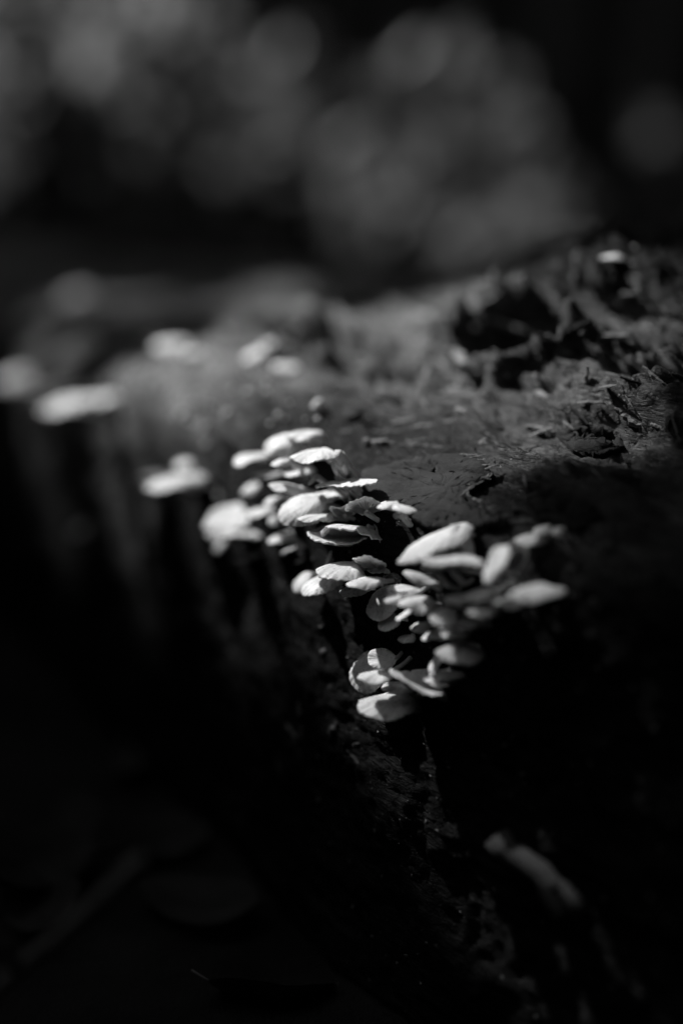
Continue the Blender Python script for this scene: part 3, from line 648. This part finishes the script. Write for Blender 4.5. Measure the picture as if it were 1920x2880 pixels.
sp = [(1400, 905, 150, 26, -.1, .1), (1290, 1000, 120, 34, -.9, .2), (1330, 1045, 110, 28, -.35, .1), (1250, 960, 100, 24, -1.2, .3), (1360, 860, 120, 26, .5, .1),
      (1450, 1065, 90, 20, -.3, .1), (1190, 1105, 130, 34, -.15, .05), (1240, 1020, 110, 22, .1, .1), (1530, 860, 50, 30, .3, .4), (1480, 800, 60, 30, .8, .4), (1560, 820, 60, 26, 1.0, .4),
      (1545, 1000, 80, 22, 2.0, .3), (1650, 1070, 60, 18, 1.2, .4), (1520, 1110, 70, 24, -.5, .2), (1620, 1160, 90, 16, -.45, .1), (1660, 1135, 110, 18, -.4, .05), (1500, 1225, 90, 18, -.3, .1),
      (1760, 1010, 130, 22, -.25, .1), (1830, 1050, 100, 18, -.3, .15), (1700, 1090, 90, 14, -.5, .1), (1850, 1000, 90, 16, -.4, .2), (1600, 1200, 90, 18, -.3, .1), (1475, 1345, 44, 14, -.9, .3),
      (1410, 1440, 80, 20, -.6, .1), (1460, 1470, 60, 18, -.2, .1), (1050, 1246, 90, 26, -.1, .1), (985, 1172, 90, 34, -.2, .1), (1120, 1190, 70, 18, .0, .1), (1700, 950, 120, 22, .1, .05), (1610, 930, 100, 22, .5, .2),
      (1760, 830, 90, 24, .4, .3), (1660, 800, 80, 24, .6, .4), (1860, 760, 120, 22, .1, .1), (1790, 790, 60, 20, -1.0, .4), (1620, 760, 90, 26, .2, .3), (1880, 1180, 80, 24, -.4, .2), (1770, 1180, 80, 26, -.2, .2)]
for i, (x, y, l, w, a, t) in enumerate(sp): splinter(x, y, l, w, a, t, M_splint if i % 3 != 2 else M_bark, i)
for i, (x, y, l, w, a, t) in enumerate([(820, 2052, 60, 22, -.35, .3), (850, 2060, 44, 16, 1.4, .3), (842, 2000, 44, 18, 1.2, .3), (905, 1835, 30, 14, .5, .3), (935, 2050, 40, 24, .6, .1), (1000, 2092, 30, 14, .2, .2), (1000, 2135, 100, 22, -.3, .02), (790, 2165, 60, 14, 1.2, .2)]):
    splinter(x, y, l, w, a, t, M_splint, 100 + i)

rs = random.Random(21)
for i in range(80):
    if i < 60: x, y = rs.uniform(1250, 1920), rs.uniform(860, 1420)
    else: x, y = rs.uniform(950, 1300), rs.uniform(1060, 1300)
    if y > 1300 + (1920 - x) * .25 or (x < 1420 and 1290 < y < 1480): continue
    splinter(x, y, rs.uniform(30, 110), rs.uniform(6, 14), rs.gauss(-.38, .14), rs.uniform(-.02, .08), M_splint if rs.random() < .7 else M_bark, 300 + i)
def crumbs():
    """rot crumbs and grit lying all over the wood"""
    rng = np.random.default_rng(4); V, F = [], []
    tet = np.array([(1, 1, 1), (-1, -1, 1), (-1, 1, -1), (1, -1, -1)]) / 1.7
    s_idx = rng.integers(50, 560, 9000); t_idx = np.clip((rng.beta(2.2, 2.0, 9000) * 250), 5, 255).astype(int)
    Rz = np.array(LOGINV.to_3x3())
    for a, b in zip(s_idx, t_idx):
        p = LW[a, b]; r = 0.00025 + 0.0009 * rng.random() ** 4
        q = rng.normal(size=(3, 3)); q, _ = np.linalg.qr(q)
        v = p + (tet @ q) * r * rng.uniform(.6, 1.5, (4, 1)); k = len(V)
        V += list((Rz @ v.T).T); F += [(k, k + 1, k + 2), (k, k + 3, k + 1), (k, k + 2, k + 3), (k + 1, k + 3, k + 2)]
    o = np_mesh('crumbs', V, F, M_splint, log, smooth=False); o['kind'] = 'stuff'
crumbs()

# ------------------------------------------------------------------ leaves and twigs on the ground
def leaf_mesh(L, W, curl, fold, rng, n=12):
    V, F = [], []
    for i in range(n + 1):
        x = i / n; w = W * .5 * (math.sin(math.pi * x ** .8) ** .8) * (1 + .06 * math.sin(9 * x + rng.random()))
        z = curl * L * (x - .5) ** 2 * 2
        for j in range(-3, 4):
            y = w * j / 3; V.append(Vector((L * (x - .5), y, z + fold * abs(y) + .004 * L * math.sin(14 * x + j))))
    k = len(V)
    V += [v - Vector((0, 0, .0006)) for v in V[:k]]
    for i in range(n):
        for j in range(6):
            a = i * 7 + j; F.append((a, a + 7, a + 8, a + 1)); F.append((k + a, k + a + 1, k + a + 8, k + a + 7))
    return V, F
def leaf(P, L, W, rot, label, curl=.25, fold=.2, seed=1, mat=None, group=None, name='fallen_leaf'):
    rng = random.Random(seed); e = empty(name, P); e.rotation_euler = rot
    V, F = leaf_mesh(L, W, curl, fold, rng); mesh_obj('blade', V, F, mat or M_dead, e)
    pts = [Vector((L * (t - .62), 0, curl * L * (t - .62) ** 2 * 2 - .0002)) for t in np.linspace(0, 1.1, 9)]
    tv, tf = tube(pts, [L * .012 * (1 - .7 * i / 8) for i in range(9)], 6); mesh_obj('midrib', tv, tf, mat or M_dead, e)
    return tag(e, label, 'leaf', group)
M_dead2 = noise_mat('pale_dead_leaf', 0.05, 0.11, 60, rough=0.7, bump=0.5, bscale=200, bdist=0.001, spec=0.2)
leaf(at(770, 2810, .605), .058, .036, (R(-38), R(10), R(15)), 'broad dead leaf leaning up at the foot of the log', seed=3, mat=M_dead2)
gz = lambda x, y: float(ground_z(np.array(x), np.array(y)))
def gleaf(px, py, L, W, rz, label, dz=.01, tilt=(0, 0), **k):
    p = at_ground(px, py, .012); p.z = gz(p.x, p.y) + dz
    return leaf(p, L, W, (tilt[0], tilt[1], rz), label, **k)
gleaf(90, 2480, .07, .045, .8, 'curled dead leaf behind the pale twig on the dark ground', dz=.02, tilt=(.5, .2), seed=5)
rng0 = random.Random(77)
for k in range(14):
    px, py = rng0.uniform(-200, 700), rng0.uniform(1750, 2560)
    p = at_ground(px, py, .01)
    if (p.x * NU.x + p.y * NU.y) > .235: continue
    p.z = gz(p.x, p.y) + .008
    leaf(p, rng0.uniform(.035, .07), rng0.uniform(.02, .04), (rng0.gauss(0, .25), rng0.gauss(0, .25), rng0.uniform(0, 6)), 'dark dead leaf of the shaded litter beside the log', seed=k, group='leaf litter beside the log')
M_twig2 = noise_mat('peeled_twig', 0.028, 0.05, 80, rough=0.8, bump=0.6, bscale=300, bdist=0.001)
def twig(p0, p1, r, label, seed, bend=.06, mat=M_twig):
    rng = random.Random(seed); e = empty('twig', p0); n = 9; pts = []
    side = (p1 - p0).cross(Vector((0, 0, 1))).normalized()
    for i in range(n):
        t = i / (n - 1); pts.append((p1 - p0) * t + side * math.sin(t * 3.1) * bend * (p1 - p0).length + Vector((0, 0, rng.gauss(0, r * .2))))
    V, F = tube(pts, [r * (1 - .45 * i / (n - 1)) * rng.uniform(.85, 1.15) for i in range(n)], 9); mesh_obj('shaft', V, F, mat, e)
    a = pts[5]; q = [a, a + side * r * 3 + (p1 - p0).normalized() * r * 2 + Vector((0, 0, r * 2)), a + side * r * 5 + (p1 - p0).normalized() * r * 5 + Vector((0, 0, r * 3))]
    V, F = tube(q, [r * .6, r * .45, r * .3], 7); mesh_obj('side_shoot', V, F, mat, e)
    return tag(e, label, 'twig')
pa = at_ground(-300, 3080, .0); pb = at(400, 2415, .455)
twig(pa, pb, .0040, 'pale twig rising at a slant from the dark ground beside the log', 1)
pa = at_u(1395, 2370, .240); pb = at_u(1640, 2560, .236)
twig(pa, pb, .0055, 'short broken pale twig resting against the foot of the log', 2, bend=-.03, mat=M_twig2)

# ------------------------------------------------------------------ background shrubs and trees
def leaf_cloud(P, n, rx, rz, size, rng, facing=None, spread=1.0):
    """n folded leaves in an ellipsoid, returned as arrays"""
    d = rng.normal(size=(n, 3)); d /= np.linalg.norm(d, axis=1, keepdims=True)
    c = np.array(P) + np.clip(rng.normal(size=(n, 3)), -2.2, 2.2) * .55 * np.array([rx, rx, rz])
    return leaf_quads(c, size, rng, facing, spread)
def leaf_quads(c, size, rng, facing=None, spread=1.0):
    n = len(c)
    nrm = rng.normal(size=(n, 3)) * spread + (np.array(facing) if facing is not None else np.array([0, 0, .8]))
    nrm /= np.linalg.norm(nrm, axis=1, keepdims=True)
    a = np.cross(nrm, rng.normal(size=(n, 3))); a /= np.linalg.norm(a, axis=1, keepdims=True); b = np.cross(nrm, a)
    L = size * rng.uniform(.7, 1.25, (n, 1)); W = L * rng.uniform(.45, .65, (n, 1))
    V = np.stack([c - a * L * .5, c - a * L * .05 + b * W * .5 + nrm * L * .06, c + a * L * .5, c - a * L * .05 - b * W * .5 + nrm * L * .06], 1)
    I = np.arange(n * 4).reshape(n, 4)
    F = np.concatenate([I[:, [0, 1, 2]], I[:, [0, 2, 3]]])
    return V.reshape(-1, 3), F
def shrub(P, n, rx, rz, size, label, seed, mat, facing=None, spread=.8, group='shrubs behind the log'):
    rng = np.random.default_rng(seed); P = Vector(P)
    z0 = gz(P.x, P.y); e = empty('shrub', (P.x, P.y, z0)); rel = Vector((0, 0, P.z - z0))
    V, F = leaf_cloud(rel, n, rx, rz, size, rng, facing, spread)
    np_mesh('foliage', V, F, mat, e, smooth=False)
    for k in range(3):
        tip = rel + Vector((rng.normal() * rx * .4, rng.normal() * rx * .4, rz * .4)); st = Vector((rng.normal() * .02, rng.normal() * .02, -.03))
        pts = [st.lerp(tip, t) + Vector((rng.normal() * .01, rng.normal() * .01, 0)) for t in np.linspace(0, 1, 6)]
        tv, tf = tube(pts, [.008 * (1 - .6 * i / 5) for i in range(6)], 6); mesh_obj('stem', tv, tf, M_trunk, e)
    return tag(e, label, 'shrub', group)
SUNF = (-.2, -1.1, .35)
BG = [(40, 110, 3.1, 150, .10, .22, .11, 'tall narrow sunlit shrub against the slender pale trunk'),
      (425, 120, 3.2, 90, .17, .20, .12, 'sunlit shrub between two young trunks behind the log'),
      (75, 370, 3.0, 120, .10, .11, .11, 'sunlit low shrub at the foot of the pale trunk'),
      (690, 320, 3.4, 80, .22, .13, .12, 'spreading half-lit shrub right of the shrub between the trunks'),
      (1310, 450, 3.0, 110, .15, .18, .12, 'brightest shrub behind the dark gap over the log'),
      (1160, 600, 2.8, 80, .12, .12, .11, 'lit shrub just over the crown of the log'),
      (1450, 700, 2.6, 60, .11, .08, .10, 'small lit shrub close behind the bark ledge'),
      (1720, 470, 3.4, 60, .18, .14, .12, 'shaded shrub behind the bark ledge')]
for i, (px, py, Z, n, rx, rz, sz, lb) in enumerate(BG):
    P = at(px, py, Z); shrub(P, int(n * 1.6), rx, rz, sz * .78, lb, 50 + i, (M_sunleaf if i < 2 else M_pale) if i != 7 else M_shadeleaf, SUNF, .55); LIT.append((P, rx * 1.3, (1, 1, 1, .97, 1, .98, .97, .5)[i]))
# young trees
def tree(base, height, r, lean, label, seed, crown=None, mat=None, name='tree', leafmat=None, size=.16, group=None):
    rng = np.random.default_rng(seed); rr = random.Random(seed); e = empty(name, base)
    pts = [Vector((lean[0] * t * height, lean[1] * t * height, t * height - .15)) + Vector((rng.normal() * .02, rng.normal() * .02, 0)) for t in np.linspace(0, 1, 10)]
    tv, tf = tube(pts, [r * (1.35 if i == 0 else 1 - .6 * i / 9) for i in range(10)], 12); mesh_obj('trunk', tv, tf, mat or M_trunk, e)
    top = pts[-1]
    for k in range(6):
        a = rng.uniform(0, 6.28); st = pts[4 + k % 5]; ext = 1.0 if crown is None else crown[1] * .8
        tip = st + Vector((math.cos(a) * ext, math.sin(a) * ext, rng.uniform(.2, .7)))
        q = [st.lerp(tip, t) + Vector((rng.normal() * .03, rng.normal() * .03, .1 * math.sin(3 * t))) for t in np.linspace(0, 1, 6)]
        tv, tf = tube(q, [r * .35 * (1 - .75 * i / 5) for i in range(6)], 7); mesh_obj('limb', tv, tf, mat or M_trunk, e)
    if crown:
        n, rx, rz = crown
        d = rng.normal(size=(n, 3)); d /= np.linalg.norm(d, axis=1, keepdims=True)
        c = d * (rng.random((n, 1)) ** .4) * np.array([rx, rx, rz]) + np.array(top) + np.array([0, 0, .1])
        V, F = leaf_quads(c + np.array(base), size, rng, None, .9); Q = prune(V, rng)
        I = np.arange(len(Q) * 4).reshape(-1, 4); V = Q.reshape(-1, 3) - np.array(base); F = np.concatenate([I[:, [0, 1, 2]], I[:, [0, 2, 3]]])
        np_mesh('crown', V, F, leafmat or M_leaf, e, smooth=False)
    return tag(e, label, 'tree', group)
# spots where the crowns are thinned to let the sun in: (point, radius, share of the leaves in its way that are missing)
for (px, py, u, r, k) in ((800, 1235, .262, .028, 1), (870, 1262, .262, .028, 1), (960, 1330, .262, .014, 1), (850, 1420, .255, .026, 1), (930, 1440, .255, .012, 1), (1110, 1422, .258, .009, 1), (1000, 1475, .255, .018, 1),
                          (950, 1590, .244, .021, 1), (695, 1286, .252, .014, 1), (1230, 1520, .255, .010, .95), (1388, 1566, .25, .013, 1), (1030, 1638, .240, .016, 1), (1076, 1685, .245, .014, 1), (1040, 1580, .246, .014, 1), (485, 1338, .242, .015, 1), (215, 1118, .236, .022, 1), (285, 1112, .244, .02, 1), (150, 1118, .238, .02, 1), (180, 1080, .25, .02, 1), (50, 1048, .246, .030, 1)):
    LIT.append((at_u(px, py, u), r, k))
LIT += [(hit(486, 988)[0], .03, 1), (hit(1732, 744)[0], .022, 1)]
for (px, py) in ((508, 1187), (637, 1182), (577, 1222), (580, 1268), (892, 1158), (1338, 938)): LIT.append((hit(px, py)[0], .012, 1))
for (px, py, r, k) in ((1010, 1130, .04, .9), (900, 1160, .03, .9), (1000, 910, .06, .96), (850, 880, .07, .96), (640, 860, .06, .97), (450, 870, .05, .97), (330, 840, .04, .97), (218, 850, .025, 1), (1180, 860, .06, .95), (85, 905, .03, .9), (1130, 1180, .03, .8), (1250, 1180, .03, .7), (1560, 1130, .03, .92), (1700, 1030, .03, .9), (1450, 1060, .03, .93), (1400, 1210, .03, .9), (1620, 960, .03, .9), (1320, 1260, .025, .9), (1340, 950, .03, 1), (1400, 905, .025, 1), (1300, 1000, .025, 1), (1250, 1040, .03, .8), (700, 1040, .04, .8)):
    h = hit(px, py)[0]
    if h is not None: LIT.append((h, r, k))
LIT += [(hit(530, 1190)[0], .03, .97), (hit(640, 1190)[0], .03, .97), (hit(700, 1090)[0], .03, .97), (hit(560, 1080)[0], .03, .95)]
SUNV = np.array(SUN)
OPEN = [(log_w(.52, .26, -.16), Vector((-.24, -.08, .967)).normalized(), math.cos(R(24))), (log_w(.50, .25, -.2), Vector((-.78, -.28, .56)).normalized(), math.cos(R(18)))]  # openings cut into the crowns so sky light falls on the caps
def prune(V, rng):
    """drop leaves that stand in a sun fleck's way or before an opening cut for sky light"""
    Q = V.reshape(-1, 4, 3); w = np.array([(1, 0, 0, 0), (0, 1, 0, 0), (0, 0, 1, 0), (0, 0, 0, 1), (.5, 0, .5, 0), (.25, .25, .25, .25), (.5, .5, 0, 0), (0, .5, .5, 0), (0, 0, .5, .5), (.5, 0, 0, .5)])
    S = np.einsum('kc,ncd->nkd', w, Q); ok = np.ones(len(Q), bool)
    for P, r, k in LIT:
        d = S - np.array(P); al = d @ SUNV; dist = np.linalg.norm(d - al[..., None] * SUNV, axis=2)
        ok &= ~(((al > 0) & (dist < r)).any(1) & (rng.random(len(Q)) < k))
    for P, dr, cs in OPEN:
        d = Q.mean(1) - np.array(P); d /= np.linalg.norm(d, axis=1, keepdims=True)
        ok &= ~((d @ np.array(dr)) > cs)
    return Q[ok]
def gp(x, y): return Vector((x, y, gz(x, y)))
tree(gp(-1.8, 1.5), 1.55, .05, (.58, 0), 'unseen fine-leaved sapling added to shade the log from the sun', 12, (64000, 1.6, .35), size=.075)  # added out of view, its dense crown blocks the sun
tree(gp(-2.4, -.8), 2.6, .07, (.1, .1), 'unseen leafy tree added for shade, overhanging the dell from the near bank', 1, (7000, 2.0, .8))  # this and the next four: out of view, added to shut out sky light
tree(gp(.4, -1.5), 1.2, .07, (0, .35), 'unseen leafy tree added for shade on the bank that faces the log', 2, (8000, 1.9, .8))
tree(gp(2.6, .5), 1.5, .08, (-.2, .1), 'unseen leafy tree added for shade, leaning over the nearer end of the log', 3, (7000, 1.8, .9))
tree(gp(2.6, 4.2), 2.6, .08, (-.1, 0), 'unseen leafy tree added for shade beyond the log on the rising bank', 4, (8000, 2.4, .9))
tree(gp(-3.6, 3.6), 3.0, .08, (.1, 0), 'unseen leafy tree added for shade beyond the far end of the log', 5, (9000, 2.5, .9))
for k, (x, y, lb) in enumerate(((-3.0, 9.5, 'unseen tall tree added for shade far back behind the far end of the log'), (3.2, 8.5, 'unseen tall tree added for shade far back on the rising bank'), (.3, 12.5, 'unseen tall tree added for shade furthest back in the dark wood'), (-7, 7, 'unseen tall tree added for shade far out past the end of the log'), (6.5, 6.0, 'unseen tall tree added for shade on top of the side bank'))):
    tree(gp(x, y), 3.4, .12, (0, 0), lb, 30 + k, (7000, 3.2, 1.2), size=.26)  # crowns added out of view to keep sky light off the background
tree(gp(-.2, 7.4), 3.2, .09, (0, 0), 'leafy tree deep in the wood behind the log', 6, (9000, 2.8, 1.0))
p = at(45, 300, 3.6); tree(gp(p.x, p.y), 2.6, .045, (0, 0), 'slender pale trunk rising behind the far end of the log', 7, None, M_paleb)
for (px, Z, r, sd, lb) in ((225, 4.2, .05, 8, 'dark young trunk next to the slender pale one'), (860, 4.6, .09, 9, 'dark trunk behind the shaded gap over the log'), (1560, 4.4, .12, 10, 'thick dark trunk behind the bark ledge'), (1830, 3.8, .08, 11, 'dark trunk furthest along behind the bark ledge')):
    p = at(px, 500, Z); tree(gp(p.x, p.y), 3.0, r, (.01, 0), lb, sd, None)
